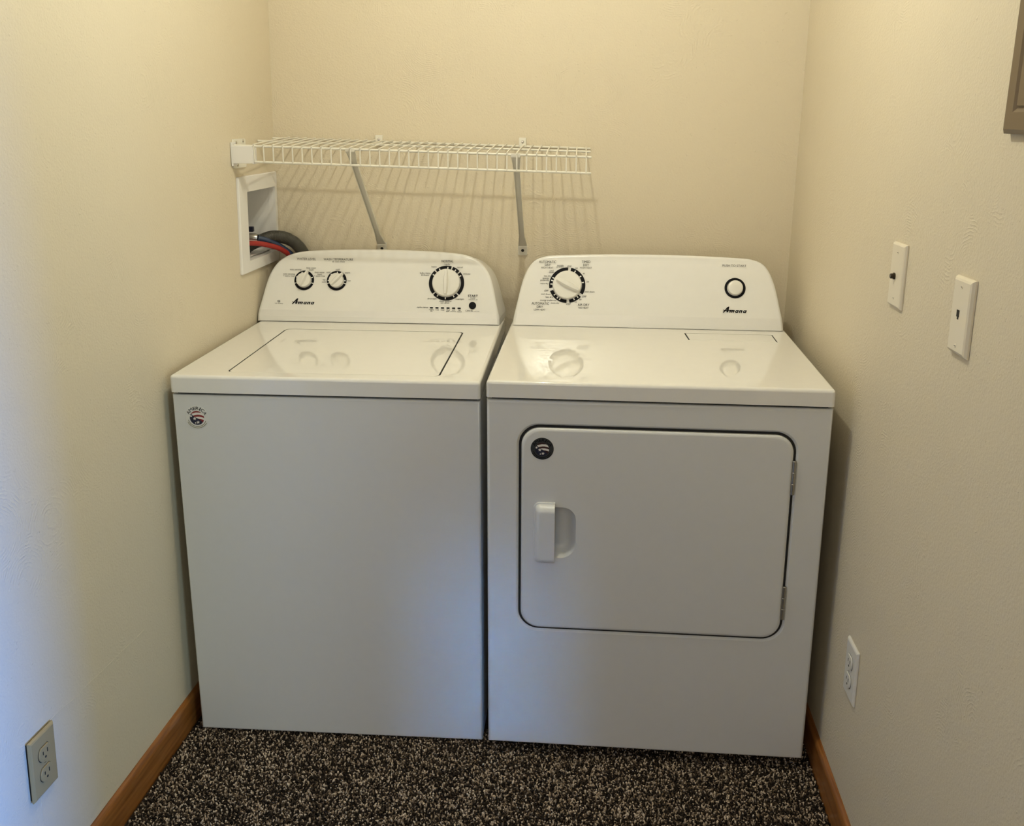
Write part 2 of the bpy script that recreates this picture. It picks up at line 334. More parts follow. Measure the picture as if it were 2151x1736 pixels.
# ---------------------------------------------------------------- shared appliance pieces
TILT = math.radians(22)
def face_matrix(y0, z0):
    return Matrix(((1, 0, 0, 0), (0, math.sin(TILT), -math.cos(TILT), y0), (0, math.cos(TILT), math.sin(TILT), z0), (0, 0, 0, 1)))
def console_mesh(cx, half, yf, zfold, ztop, yback, flare):
    """half: (half width, z) from the bottom to the crown"""
    zp = zfold; zfold = zp+.0125; zb = half[0][1]
    def yfr(z):
        # near upright band at the foot, leaning face above it
        return yf+(z-zp)*math.tan(TILT) if z > zfold else yf+(z-zb)/(zfold-zb)*(zfold-zp)*math.tan(TILT)
    # densify with a spline so that the shoulders are round
    P = spline([(w, z, 0) for w, z in half], 6)
    half = [(p.x, p.y) for p in P]
    k = next(i for i, q in enumerate(half) if q[1] > zfold); f = (zfold-half[k-1][1])/(half[k][1]-half[k-1][1])
    half.insert(k, (half[k-1][0]+(half[k][0]-half[k-1][0])*f, zfold))
    def loop(d, dz, yofs, wfl=0, drop=0):
        out = []
        wm, zm = half[0][0], half[-1][1]
        for sgn in (-1, 1):
            seq = half if sgn < 0 else half[::-1]
            for k, (w, z) in enumerate(seq):
                if w < 1e-6 and sgn > 0: continue
                i = half.index((w, z))
                a = half[max(0, i-1)]; b = half[min(len(half)-1, i+1)]
                t = Vector((a[0]-b[0], b[1]-a[1])).normalized()       # tangent; outward normal = (t.y, t.x)
                nx_, nz_ = t.y, t.x
                ww = max(0, w-d*nx_+wfl*nx_); zz = z-d*nz_+wfl*.15*nz_
                if i == 0: zz = z+dz
                y = yofs(z)
                zz -= drop*(z-half[0][1])/(half[-1][1]-half[0][1])
                out.append((cx+sgn*ww, y, zz))
        return out
    bm = bmesh.new(); r = .009
    loops = []
    for k in range(5):
        a = math.pi/2*k/4
        loops.append(loop(r*(1-math.sin(a)), .0022*(1-math.sin(a)), lambda z, a=a: yfr(z)+r*(1-math.cos(a))))
    loops.append(loop(0, 0, lambda z: max(yfr(z)+.02, yback-.012), flare, .013))
    loops.append(loop(.004, 0, lambda z: max(yfr(z)+.026, yback), flare, .019))
    R = loft(bm, loops, False, False)
    n = len(half)
    for rr in (R[0], R[-1]):
        L_ = rr[:n]; Rr = rr[n:][::-1]       # left going up (crown last), right going up (no crown)
        for i in range(n-1):
            if i+1 < n-1: bm.faces.new((L_[i], Rr[i], Rr[i+1], L_[i+1]))
            else: bm.faces.new((L_[i], Rr[i], L_[i+1]))
    bot = [q for q in bm.edges if q.is_boundary]
    if bot: bmesh.ops.holes_fill(bm, edges=bot)
    return bm
def sector(bm, cx, cyy, r0, r1, a0, a1, mtx, z, n=None):
    n = n or max(2, int((a1-a0)/4)); A = [math.radians(a0+(a1-a0)*k/n) for k in range(n+1)]
    i = [bm.verts.new(mtx @ Vector((cx+r0*math.cos(a), cyy+r0*math.sin(a), z))) for a in A]
    o = [bm.verts.new(mtx @ Vector((cx+r1*math.cos(a), cyy+r1*math.sin(a), z))) for a in A]
    for k in range(n): bm.faces.new((i[k], o[k], o[k+1], i[k+1]))
def dial(u, v, r0, r1, gaps, gw, ticks, mtx, console):
    """black ring broken by gaps, with short white ticks from the inner edge"""
    bm = bmesh.new(); g = sorted(gaps)
    for k, a in enumerate(g):
        b = g[(k+1) % len(g)]+(360 if k == len(g)-1 else 0)
        sector(bm, u, v, r0, r1, a+gw/2, b-gw/2, mtx, .0003)
    if not g: sector(bm, u, v, r0, r1, 0, 360, mtx, .0003)
    o = mesh_obj('dial_ring', bm, M_BLACK, console, 0); o['label'] = 'black printed ring around a control'
    if ticks:
        for a in ticks:
            bm = bmesh.new(); sector(bm, u, v, r0-.0005, r0+(r1-r0)*.62, a-.10/r1, a+.10/r1, mtx, .0006, 2)
            mesh_obj('tick_mark', bm, M_TICK, console, 0)
def knob(root, u, v, r, h, ang, grip, mtx):
    M = mtx @ Matrix.Translation((u, v, 0))
    bm = bmesh.new()
    lathe(bm, [(r, .0002), (r, h*.72), (r*.985, h*.86), (r*.94, h*.97), (r*.86, h), (r*.5, h*1.03), (0, h*1.04)], 48, mtx=M)
    lathe(bm, [(0, .0001), (r, .0002)], 48, mtx=M)
    bmesh.ops.remove_doubles(bm, verts=bm.verts, dist=1e-6)
    k = mesh_obj('knob', bm, M_KNOB, root)
    L0, L1, wid, gh = grip                     # tail length, tip length, half width, height
    R_ = M @ Matrix.Rotation(math.radians(ang), 4, 'Z')
    bm = bmesh.new(); n = 13; rows = []
    for i in range(n):
        t = i/(n-1); x = -L0+(L0+L1)*t
        w = wid*(math.sin(math.pi*min(1, max(.0, .10+.86*t)))**.55); top = h+gh*(math.sin(math.pi*min(.97, .12+.75*t))**.5)
        rows.append([(x, -w, h*.55), (x, -w*.92, h), (x, -w*.45, top), (x, w*.45, top), (x, w*.92, h), (x, w, h*.55)])
    loft(bm, [[R_ @ Vector(p) for p in row] for row in rows])
    mesh_obj('grip', bm, M_KNOB, k, 40)
    return k
def quad_stroke(bm, a, b, t, mtx, z, t2=None):
    a, b = Vector(a), Vector(b); d = (b-a).normalized(); n = Vector((-d.y, d.x)); t2 = t2 or t
    ngon(bm, [a+n*t/2, a-n*t/2, b-n*t2/2, b+n*t2/2], mtx, z)
def script_logo(x0, v0, width, mtx, parent):
    """the maker's slanted script, built stroke by stroke (drawn in a 1300 x 320 box)"""
    s = width/1295
    def P(x, y): return (x0+(x-350)*s, v0+(505-y)*s)
    bm = bmesh.new(); z = .00025
    def st(pts, t):
        for k, (a, b) in enumerate(zip(pts, pts[1:])):
            quad_stroke(bm, P(*a), P(*b), t*s, mtx, z+.00001*(k % 2))
    def poly(pts): ngon(bm, [P(*q) for q in pts], mtx, z)
    st([(368, 500), (450, 420), (520, 335), (580, 250), (635, 205), (690, 190)], 56)      # A, swept left leg
    poly([(600, 200), (695, 183), (665, 330), (630, 490), (540, 490), (570, 345)])        # A, heavy right leg
    st([(372, 360), (440, 392), (560, 385), (700, 378), (975, 378)], 40)                   # bar that runs on into the m
    for x in (775, 870, 965): st([(x, 370), (x-62, 495)], 62)
    for ox in (0, 425):                                                                     # the two a's
        o_ = [(1075, 362), (1215, 362), (1160, 503), (1035, 503), (1005, 470), (1035, 390)]
        i_ = [(1095, 400), (1140, 400), (1120, 455), (1072, 455), (1062, 450), (1078, 410)]
        for k in range(6):
            j = (k+1) % 6
            ngon(bm, [P(o_[k][0]+ox, o_[k][1]), P(o_[j][0]+ox, o_[j][1]), P(i_[j][0]+ox, i_[j][1]), P(i_[k][0]+ox, i_[k][1])], mtx, z)
    st([(1285, 365), (1232, 500)], 58); st([(1385, 365), (1335, 500)], 62); st([(1275, 382), (1400, 382)], 40)
    o = mesh_obj('lettering', bm, M_BLACK, parent, 0); o['label'] = 'black slanted script name'
def sticker(root, cx, y, cz, R, dark):
    """round flag sticker: disc, arched capitals, waving stripes with stars, fine rules below"""
    mtx = Matrix(((1, 0, 0, cx), (0, 0, -1, y), (0, 1, 0, cz), (0, 0, 0, 1)))
    bm = bmesh.new(); lathe(bm, [(0, 0), (R, 0), (R*.99, .0004), (0, .0004)], 48, mtx=mtx)
    d = mesh_obj('sticker', bm, M_DARKST if dark else M_CLEAR, root)
    d['label'] = 'round dark sticker with an arched word and a striped flag' if dark else 'round pale sticker with an arched word and a striped flag'
    bm = bmesh.new(); n = 56; r = R*.60
    def star(x, yy, sx, sy_, q):
        dx_, dy_ = x-sx, yy-sy_; rr = math.hypot(dx_, dy_); a = math.atan2(dx_, dy_)
        am = abs(a % (2*math.pi/5)-math.pi/5)/(math.pi/5)
        return rr < q*(.42+.58*am**1.6)
    for i in range(n):
        for j in range(n):
            x = (i+.5)/n*2-1; yy = (j+.5)/n*2-1
            if x*x+yy*yy > 1: continue
            if yy < -.88*x-.02+.12*math.sin(3*x):
                k = 2
                if star(x, yy, -.34, -.10, .25) or star(x, yy, .12, -.62, .25) or star(x, yy, -.82, .25, .2) or star(x, yy, -.25, -.72, .13): k = 1
            else:
                b = yy+.28*(x-.2)**2
                k = 0 if (b > .80 or .18 < b < .46 or b < -.12) else 1
            e = 1/n
            f = ngon(bm, [(r*(x-e), r*(yy-e)-R*.06), (r*(x+e), r*(yy-e)-R*.06), (r*(x+e), r*(yy+e)-R*.06), (r*(x-e), r*(yy+e)-R*.06)], mtx, .0006); f.material_index = k
    bmesh.ops.remove_doubles(bm, verts=bm.verts, dist=1e-6)
    mesh_obj('flag', bm, [M_MAROON if dark else M_STRIPE_R, M_STRIPE_W, M_FLAG_B], d, 0)
    me_bm = bmesh.new()
    for k, ch in enumerate('AMERICA'):
        a = math.radians((149, 126.5, 103, 83.5, 67, 50, 28)[k]); rad = R*.80
        mm = mtx @ Matrix.Translation((rad*math.cos(a), rad*math.sin(a)-R*.02, .0006)) @ Matrix.Rotation(a-math.pi/2, 4, 'Z')
        t = text_mesh(ch, R*{'I': .075, 'M': .30, 'E': .20}.get(ch, .26), R*.27, mm, 0 if ch == 'M' else .7); me_bm.from_mesh(t); bpy.data.meshes.remove(t)
    o = mesh_obj('lettering', me_bm, M_BLACK, d, 0); o['label'] = 'arched black capitals reading AMERICA'
    bm = bmesh.new()
    for q, a0, a1 in ((.74, 195, 340), (.86, 205, 330)): sector(bm, 0, -R*.04, R*q, R*(q+.045), a0, a1, mtx, .0006)
    mesh_obj('rule_lines', bm, M_BLACK if dark else M_RULE, d, 0)
# ---------------------------------------------------------------- washing machine
washer = empty('washing_machine', (0, 0, FZ), 'white top loading washing machine with three dials on its console, left of the dryer', 'washer')
O = -FZ                                  # local z = world z + O
WW, WZB, WZS, WZT, WYC = .6985, .0021+O, .8725+O, .9128+O, .563
vert_or_front = lambda m, d: abs(d.z) > .9
bm = bmesh.new(); vs, F = add_box(bm, 0, WW, 0, .690, WZB, WZS-.0055)
for v in vs:
    if v.co.x < .1 and v.co.y > .5: v.co.x = .012
bmesh.ops.bevel(bm, geom=[e for e in bm.edges if abs((e.verts[0].co-e.verts[1].co).normalized().z) > .9 or ((e.verts[0].co+e.verts[1].co)/2).y < .01], offset=.006, segments=3, profile=.5, affect='EDGES')
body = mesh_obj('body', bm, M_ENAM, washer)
bm = bmesh.new(); add_box(bm, .010, WW-.008, .010, .68, WZS-.012, WZS+.004); mesh_obj('seam_shade', bm, M_GAP, washer, 0)  # dark block stands in for the shade of the open seam
for x in (.06, WW-.06):
    for y in (.06, .62):
        bm = bmesh.new(); lathe(bm, [(0, 0), (.02, 0), (.02, WZB+.004), (0, WZB+.004)], 16, (x, y, 0)); mesh_obj('foot', bm, M_DARKH, washer)
bm = bmesh.new(); vs, F = add_box(bm, -.0022, WW+.0005, -.002, .692, WZS, WZT)
for v in vs:
    if v.co.x < .1 and v.co.y > .5: v.co.x = .012
bmesh.ops.bevel(bm, geom=[e for e in bm.edges if ((e.verts[0].co+e.verts[1].co)/2).z > WZT-.001 or abs((e.verts[0].co-e.verts[1].co).normalized().z) > .9], offset=.008, segments=4, profile=.5, affect='EDGES')
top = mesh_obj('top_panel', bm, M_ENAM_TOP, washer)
def frustum(pts, z, depth, slope, cx, cyy):
    """cutter with sloping walls, from a list of corner points (convex or L shaped) with inward offsets given"""
    bm = bmesh.new()
    loft(bm, [[(x, y, z+.01) for x, y, dx, dy in pts], [(x, y, z) for x, y, dx, dy in pts], [(x+dx*slope, y+dy*slope, z-depth) for x, y, dx, dy in pts]])
    return bm
boolean(top, frustum([(.040, .034, 1, 1), (.659, .034, -1, 1), (.659, .545, -1, -1), (.054, .545, 1, -1)], WZT, .0028, .012, 0, 0))
lz = WZT-.0028
LP = rrect(.1125, .6025, .045, .4885, .014, 6)
bm = bmesh.new(); loft(bm, [[(x, y, z) for x, y in LP] for z in (lz+.01, lz-.012)]); boolean(top, bm)
bm = bmesh.new(); LI = rrect(.1150, .5985, .0475, .4860, .012, 6)
def inset(pts, d):
    cx = sum(p[0] for p in pts)/len(pts); cyy = sum(p[1] for p in pts)/len(pts)
    hx = max(p[0] for p in pts)-cx; hy = max(p[1] for p in pts)-cyy
    return [(cx+(x-cx)*(hx-d)/hx, cyy+(y-cyy)*(hy-d)/hy) for x, y in pts]
loft(bm, [[(x, y, lz-.0118) for x, y in LI], [(x, y, lz-.0022) for x, y in LI], [(x, y, lz-.0006) for x, y in inset(LI, .0008)], [(x, y, lz) for x, y in inset(LI, .0028)]])
mesh_obj('lid', bm, M_ENAM_TOP, washer)
def gap_shade(o_, i_, z, parent):  # flat dark ring standing in for the shadow in a tight gap
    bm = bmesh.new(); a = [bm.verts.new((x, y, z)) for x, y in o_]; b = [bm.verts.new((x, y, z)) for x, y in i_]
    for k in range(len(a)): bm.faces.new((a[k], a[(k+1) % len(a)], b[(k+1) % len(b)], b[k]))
    mesh_obj('gap_shade', bm, M_GAP, parent, 0)
gap_shade(LP, LI, lz-.0011, washer)
WH = [(.3440, WZT+.0006), (.3432, .9262+O), (.3425, .935+O), (.3345, .967+O), (.3255, 1.005+O), (.3165, 1.035+O), (.3045, 1.058+O), (.2860, 1.0785+O), (.258, 1.0935+O), (.215, 1.1025+O), (.12, 1.108+O), (0, 1.1102+O)]
console = mesh_obj('control_console', console_mesh(.3492, WH, WYC, .935+O, 1.11+O, .705, .0075), M_PLASTIC, washer, 40)
WM = face_matrix(WYC, .935+O)
for s, u, v, w, h, b in WT: lettering(s, u, v, w, h, b, WM, console)
RINGS = dict(r0=.0215, r1=.0283)
dial(.1361, .0975, .0215, .0283, [198, 342], 7, [108, 157, 21], WM, console)
dial(.2291, .0981, .0215, .0283, [198, 342], 7, [180, 133, 88, 0], WM, console)
dial(.5410, .0961, .0405, .0497, [72.3, 42.4, 133, 221, 316], 4.5, [87, 118, 148.5, 57, 28.5, 237, 268, 300], WM, console)
knob(washer, .1361, .0975, .0205, .012, 68, (.019, .0275, .0075, .008), WM)
knob(washer, .2291, .0981, .0205, .012, 47, (.019, .0275, .0075, .008), WM)
knob(washer, .5410, .0961, .0388, .013, 90, (.034, .036, .0082, .013), WM)
script_logo(.1048, .0288, .0647, WM, console)
bm = bmesh.new(); lathe(bm, [(0, .0002), (.0101, .0002), (.0101, .0020), (.009, .0028), (0, .0031)], 32, mtx=WM @ Matrix.Translation((.6164, .0333, 0)))
b_ = mesh_obj('start_button', bm, M_BLACK, washer); b_['label'] = 'round black push button'
for k in range(6):
    t = k/5; u0, v0 = .5015+(.5793-.5015)*t, .0252-.0003*t
    bm = bmesh.new(); loft(bm, [[WM @ Vector((x, y, z)) for x, y in rrect(u0-.0047, u0+.0047, v0-.0019, v0+.0019, .0018, 4)] for z in (.0001, .0005)])
    o = mesh_obj('indicator_light', bm, M_BLACK, console); o['label'] = 'small dark oval indicator light'
bm = bmesh.new()                                            # little efficiency emblem
sector(bm, .0675, .0365, .0022, .0032, -100, 120, WM, .0003); quad_stroke(bm, (.0630, .0385), (.0655, .0340), .0012, WM, .0003); quad_stroke(bm, (.0660, .0375), (.0690, .0350), .0011, WM, .00033)
o = mesh_obj('emblem', bm, M_BLACK, console, 0); o['label'] = 'tiny black efficiency emblem'
sticker(washer, .0540, -.0002, .8145+O, .0275, False)

# ---------------------------------------------------------------- dryer
DR = -.0198
dryer = empty('clothes_dryer', (.716, -.0345, FZ), 'white front loading clothes dryer with a square door, right of the washer', 'dryer', rz=DR)
DW, DZB, DZS, DZT, DYC = .737, .0275+O, .8889+O, .9263+O, .5428
bm = rbox(0, DW, 0, .690, DZB, DZS-.0055, .007, 3, lambda m, d: abs(d.z) > .9 or m.y < .01)
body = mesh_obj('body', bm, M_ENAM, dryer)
def prism(pts, y0, y1):
    bm = bmesh.new(); loft(bm, [[(x, y, z) for x, z in pts] for y in (y0, y1)]); return bm
OUT = rrect(.0705, .6665, .3340+O, .8280+O, .046, 10)
# a soft rolled rim round the door opening, then the opening itself
bm = bmesh.new(); A = [(x, z) for x, z in rrect(.0655, .6715, .3290+O, .8330+O, .050, 10)]
loft(bm, [[(x, -.01, z) for x, z in A], [(x, -.0003, z) for x, z in A], [(x, .0045, z) for x, z in OUT], [(x, .034, z) for x, z in OUT]])
boolean(body, bm)
bm = bmesh.new(); add_box(bm, .010, DW-.010, .010, .68, DZS-.012, DZS+.004); mesh_obj('seam_shade', bm, M_GAP, dryer, 0)  # dark filler imitates the shade under the top panel
bm = bmesh.new(); add_box(bm, .02, DW-.02, .030, .04, .30, .86); 
bm.free()
for x in (.06, DW-.06):
    for y in (.06, .62):
        bm = bmesh.new(); lathe(bm, [(0, 0), (.02, 0), (.02, DZB+.004), (0, DZB+.004)], 16, (x, y, 0)); mesh_obj('foot', bm, M_DARKH, dryer)
bm = bmesh.new(); vs, F = add_box(bm, -.001, DW+.0012, -.002, .692, DZS, DZT)
bmesh.ops.bevel(bm, geom=[e for e in bm.edges if ((e.verts[0].co+e.verts[1].co)/2).z > DZT-.001 or abs((e.verts[0].co-e.verts[1].co).normalized().z) > .9], offset=.008, segments=4, profile=.5, affect='EDGES')
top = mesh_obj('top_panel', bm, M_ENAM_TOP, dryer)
Lp = [(.0345, .046, 1, 1), (.6950, .046, -1, 1), (.6950, .372, -1, -1), (.4250, .372, -1, -1), (.4250, .515, -1, -1), (.0345, .515, 1, -1)]
boolean(top, frustum(Lp, DZT, .0026, .012, 0, 0))
lp = [(.4690, .421), (.6925, .418), (.6930, .5), (.4640, .5)]
bm = bmesh.new(); loft(bm, [[(x, y, z) for x, y in lp] for z in (DZT+.01, DZT-.010)]); boolean(top, bm)
bm = bmesh.new(); li = [(.4728, .4238), (.6908, .4208), (.6913, .4985), (.4686, .4985)]
loft(bm, [[(x, y, DZT-.0098) for x, y in li], [(x, y, DZT-.0012) for x, y in li], [(x, y, DZT-.0002) for x, y in inset(li, .0012)]])
mesh_obj('lint_screen_cover', bm, M_ENAM_TOP, dryer)
gap_shade(lp, li, DZT-.0007, dryer)
DH = [(.3622, DZT+.0006), (.3610, .9370+O), (.3595, .9483+O), (.3525, .980+O), (.3440, 1.020+O), (.3345, 1.052+O), (.3220, 1.0785+O), (.3050, 1.0965+O), (.282, 1.1055+O), (.250, 1.1095+O), (.13, 1.1140+O), (0, 1.1155+O)]
console = mesh_obj('control_console', console_mesh(.3685, DH, DYC, .9483+O, 1.1155+O, .690, .006), M_PLASTIC, dryer, 40)
DM = face_matrix(DYC, .9483+O)
for s, u, v, w, h, b in DT: lettering(s, u, v, w, h, b, DM, console)
dial(.1521, .0926, .0400, .0492, [83.5, 325, 274, 195.5], 9.5, [62, 35, 10.7, 153, 163.7, 177, 219, 234, 244, 297, 312], DM, console)
knob(dryer, .1521, .0926, .0385, .012, -27, (.031, .036, .0105, .013), DM)
dial(.6012, .0933, .0212, .0278, [], 0, [], DM, console)
bm = bmesh.new(); lathe(bm, [(0, .0002), (.0198, .0002), (.0198, .008), (.0192, .010), (.017, .0115), (.012, .0123), (0, .0126)], 40, mtx=DM @ Matrix.Translation((.6012, .0933, 0)))
b_ = mesh_obj('start_button', bm, M_KNOB, dryer); b_['label'] = 'round white domed push button'
script_logo(.5694, .0263, .0632, DM, console)
# door
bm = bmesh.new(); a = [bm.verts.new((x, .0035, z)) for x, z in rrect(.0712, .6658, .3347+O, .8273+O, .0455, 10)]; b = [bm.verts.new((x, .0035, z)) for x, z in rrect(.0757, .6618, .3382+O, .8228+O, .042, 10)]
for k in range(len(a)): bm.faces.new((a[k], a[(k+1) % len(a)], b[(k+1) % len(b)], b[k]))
mesh_obj('door_gap_shade', bm, M_GAP, dryer, 0)  # dark ring paints the shade into the gap round the door
bm = bmesh.new(); DI = rrect(.0760, .6615, .3385+O, .8225+O, .0415, 10)
loft(bm, [[(x, .032, z) for x, z in DI], [(x, .004, z) for x, z in DI], [(x, .0005, z) for x, z in inset(DI, .0012)], [(x, -.0018, z) for x, z in inset(DI, .0042)], [(x, -.0024, z) for x, z in inset(DI, .008)]])
door = mesh_obj('door', bm, M_ENAM, dryer, 40)
bm = bmesh.new()
def bowl(d): return rrect(.108+d, .1990-d, .5155+O+d, .6385+O-d, (.004, max(.012, .036-d), max(.012, .030-d), .004), 8)
loft(bm, [[(x, y, z) for x, z in bowl(d)] for y, d in ((-.03, 0), (-.0024, 0), (-.0005, .0008), (.004, .0022), (.012, .0060), (.018, .0105), (.022, .0160), (.0243, .0240))])
boolean(door, bm, smooth=50)
bm = bmesh.new()
fl = rrect(.1045, .1525, .5030+O, .6495+O, (.014, .0005, .0005, .014), 6)
loft(bm, [[(x, -.0022, z) for x, z in fl], [(x, -.0045, z) for x, z in fl], [(x, -.0055, z) for x, z in inset(fl, .001)]])
def hs(x0, z0, z1, r): return rrect(x0, .1522, z0+O, z1+O, (r, .0005, .0005, r), 6)
loft(bm, [[(x, y, z) for x, z in hs(*q)] for y, q in ((-.004, (.1075, .5060, .6465, .012)), (-.010, (.1085, .5070, .6455, .011)), (-.016, (.1110, .5100, .6420, .010)), (-.0195, (.1150, .5145, .6370, .008)), (-.0215, (.1200, .5200, .6300, .006)))])
h = mesh_obj('door_handle', bm, M_ENAM, door, 35)
for z0, z1 in ((.6871, .7659), (.3868, .4692)):
    bm = bmesh.new(); n = 3; L_ = (z1-z0)/n; pr = [(0, 0)]
    for k in range(n): pr += [(.0036, k*L_+.0006), (.0043, k*L_+.0014), (.0043, (k+1)*L_-.0014), (.0036, (k+1)*L_-.0006)]
    pr.append((0, z1-z0)); lathe(bm, pr, 14, (.6642, -.0005, z0+O)); mesh_obj('hinge', bm, M_BRASSY, dryer)
sticker(dryer, .1221, -.0026, .7751+O, .0253, True)
# ---------------------------------------------------------------- wire shelf on the back wall
SX, SY, SZ, SL = .0473, .749, 1.4127, -.0249
shelf = empty('wire_shelf', (SX, SY, SZ), 'white vinyl coated wire shelf mounted on the back wall above the washer', 'shelf')
bm = bmesh.new()
tube(bm, spline([(0, .003, .0045), (0, -.15, .0), (0, -.296, -.0065), (0, -.3025, -.0088), (0, -.3040, -.014), (0, -.3040, -.0515)], 4), .0018, 6)
wire = mesh_obj('wire', bm, M_VINYL, shelf, 60, (.022, 0, SL*.022))
for k in range(1, 35):
    o = wire.copy(); COL.objects.link(o); x = .022+k*.02512; o.location = (x, 0, SL*x)
for y, z, x0 in ((0, 0, -.030), (-.120, -.0045, -.030), (-.300, -.0115, -.030), (-.301, -.0515, -.020)):
    bm = bmesh.new(); x1 = .889
    tube(bm, [(x0, y, z+SL*x0), (.4, y, z+SL*.4), (x1-.002, y, z+SL*x1), (x1, y, z+SL*x1)], [.0031, .0031, .0031, .0022], 10); mesh_obj('rod', bm, M_VINYL, shelf, 60)
def brace(x0, x1):
    """channel strut from the front rod down to a foot on the wall, coordinates in the shelf's frame"""
    a = Vector((x0-SX, -.294, SL*(x0-SX)-.016)); b = Vector((x1-SX, -.0035, 1.112-SZ))
    d = (b-a).normalized(); n = Vector((0, -d.z, d.y)).normalized()        # n points down and to the front
    if n.y > 0: n = -n
    sx = Vector((1, 0, 0)); bm = bmesh.new(); loops = []
    for t, w, f in ((0, .0125, .002), (.05, .0105, .004), (.12, .0082, .0075), (.5, .0078, .008), (.86, .0078, .008), (.93, .0105, .006), (1, .0125, .002)):
        c = a+(b-a)*t
        loops.append([c-sx*w, c-sx*w+n*f, c-sx*(w-.0016)+n*f, c-sx*(w-.0016)+n*.0014, c+sx*(w-.0016)+n*.0014, c+sx*(w-.0016)+n*f, c+sx*w+n*f, c+sx*w])
    loft(bm, loops)
    o = mesh_obj('brace', bm, M_STEEL, shelf, 30); o['label'] = 'painted steel channel brace'
    z0 = 1.0835-SZ
    bm = bmesh.new(); loft(bm, [[(x, y, z) for x, z in rrect(x1-SX-.0135, x1-SX+.0135, z0, z0+.032, (.005, .005, .002, .002), 4)] for y in (.0045, .0025, -.0005)])
    ft = mesh_obj('brace_foot', bm, M_STEEL, o, 30)
    bm = bmesh.new(); lathe(bm, [(0, 0), (.0044, 0), (.0044, .0006), (0, .0006)], 16, mtx=Matrix.Translation((x1-SX, -.0004, 1.0975-SZ)) @ Matrix.Rotation(math.radians(90), 4, 'X'))
    q = mesh_obj('screw_hole', bm, M_GAP, o); q['label'] = 'dark empty screw hole'
    bm = rbox(x0-SX-.013, x0-SX+.013, -.303, -.289, SL*(x0-SX)-.019, SL*(x0-SX)-.0085, .002, 2); mesh_obj('brace_saddle', bm, M_STEEL, o)
brace(.3187, .3292); brace(.7443, .7451)
for x, z in ((.3312, 1.4125), (.7437, 1.4080)):
    bm = rbox(x-SX-.0105, x-SX+.0105, -.006, .0045, z-SZ-.016, z-SZ+.0115, .002, 2); c = mesh_obj('wall_clip', bm, M_VINYL, shelf)
    bm = bmesh.new(); lathe(bm, [(0, 0), (.0042, 0), (.0036, .0018), (0, .0024)], 14, mtx=Matrix.Translation((x-SX, -.006, z-SZ)) @ Matrix.Rotation(math.radians(90), 4, 'X')); mesh_obj('screw', bm, M_CHROME, c)
# end bracket against the left wall
bm = bmesh.new()
wx = lambda y, z: wl(y, z)-SX
Z = lambda z: z-SZ
Y = lambda y: y-SY
loft(bm, [[(wx(y, z)+d, Y(y), Z(z)) for y, z in rrect(.456, .538, 1.3430, 1.4175, .006, 4)] for d in (.0006, .004)])
eb = mesh_obj('end_bracket', bm, M_VINYL, shelf, 30)
bm = rbox(wl(.45, 1.38)+.003-SX, .0655-SX, Y(.4435), Y(.4475), Z(1.3565), Z(1.4015), .0015, 2)
rbox(.0635-SX, .0675-SX, Y(.4435), Y(.470), Z(1.3555), Z(1.4020), .0012, 2, bm=bm)
rbox(wl(.45, 1.38)+.001-SX, .013-SX, Y(.4435), Y(.475), Z(1.3500), Z(1.4100), .0012, 2, bm=bm)
mesh_obj('end_cup', bm, M_BOXW, eb, 30)
for y, z in ((.474, 1.4085), (.520, 1.4115), (.478, 1.3510)):
    bm = bmesh.new(); lathe(bm, [(0, 0), (.0042, 0), (.0038, .002), (0, .003)], 14, mtx=Matrix.Translation((wx(y, z)+.004, Y(y), Z(z))) @ Matrix.Rotation(math.radians(90), 4, 'Y')); mesh_obj('screw', bm, M_CHROME, eb)

# ---------------------------------------------------------------- washing machine outlet box in the left wall
bx, by, bz = wl(.61, 1.19), .61, 1.19
box = empty('washer_outlet_box', (bx, by, bz), 'white plastic plumbing box recessed in the left wall under the shelf', 'outlet box')
def loc(y, z, d=0): return (wl(y, z)+d-bx, y-by, z-bz)
o_ = rrect(.4713, .7500, 1.0590, 1.3195, .004, 3); i_ = rrect(.5246, .7338, 1.0902, 1.2773, .003, 3)
bm = bmesh.new()
rings = [[bm.verts.new(loc(y, z, d)) for y, z in pts] for pts, d in ((o_, .0006), (o_, .005), (inset(o_, .002), .0075), (i_, .0075), (i_, -.0400))]
for a, b in zip(rings, rings[1:]):
    for k in range(len(a)): bm.faces.new((a[k], a[(k+1) % len(a)], b[(k+1) % len(b)], b[k]))
for k in range(len(o_)): bm.faces.new((rings[0][k], rings[4][k], rings[4][(k+1) % len(o_)], rings[0][(k+1) % len(o_)]))
mesh_obj('box_frame', bm, M_BOXW, box, 30)
bm = bmesh.new(); i2 = rrect(.5250, .7334, 1.0906, 1.2769, .003, 3)
rings = [[bm.verts.new(loc(y, z, d)) for y, z in pts] for pts, d in ((i2, -.012), (i2, -.0955), (inset(i2, .0025), -.0955), (inset(i2, .0025), -.0142), (inset(i2, .0015), -.0142))]
rings = rings[:]
for a, b in zip(rings[:4], rings[1:4]):
    for k in range(len(a)): bm.faces.new((a[k], a[(k+1) % len(a)], b[(k+1) % len(b)], b[k]))
bm.faces.new(rings[2])
mesh_obj('box_shell', bm, M_BOXW, box, 30)
bm = bmesh.new(); add_box(bm, -.0262, -.0250, .0500, .1236, -.0990, .0868); add_box(bm, -.0262, -.0250, .1226, .1236, -.0990, .0868)
bm.free(); bm = bmesh.new(); add_box(bm, -.0158, -.0146, .1226, .1237, -.0985, .0863); o = mesh_obj('seam', bm, M_GAP, box, 0); o['label'] = 'dark vertical seam line inside the box'
bm = rbox(-.0610, -.0445, .080, .094, -.0410, -.0260, .002, 2); o = mesh_obj('valve_handle', bm, M_NAVY, box); o['label'] = 'navy valve handle'
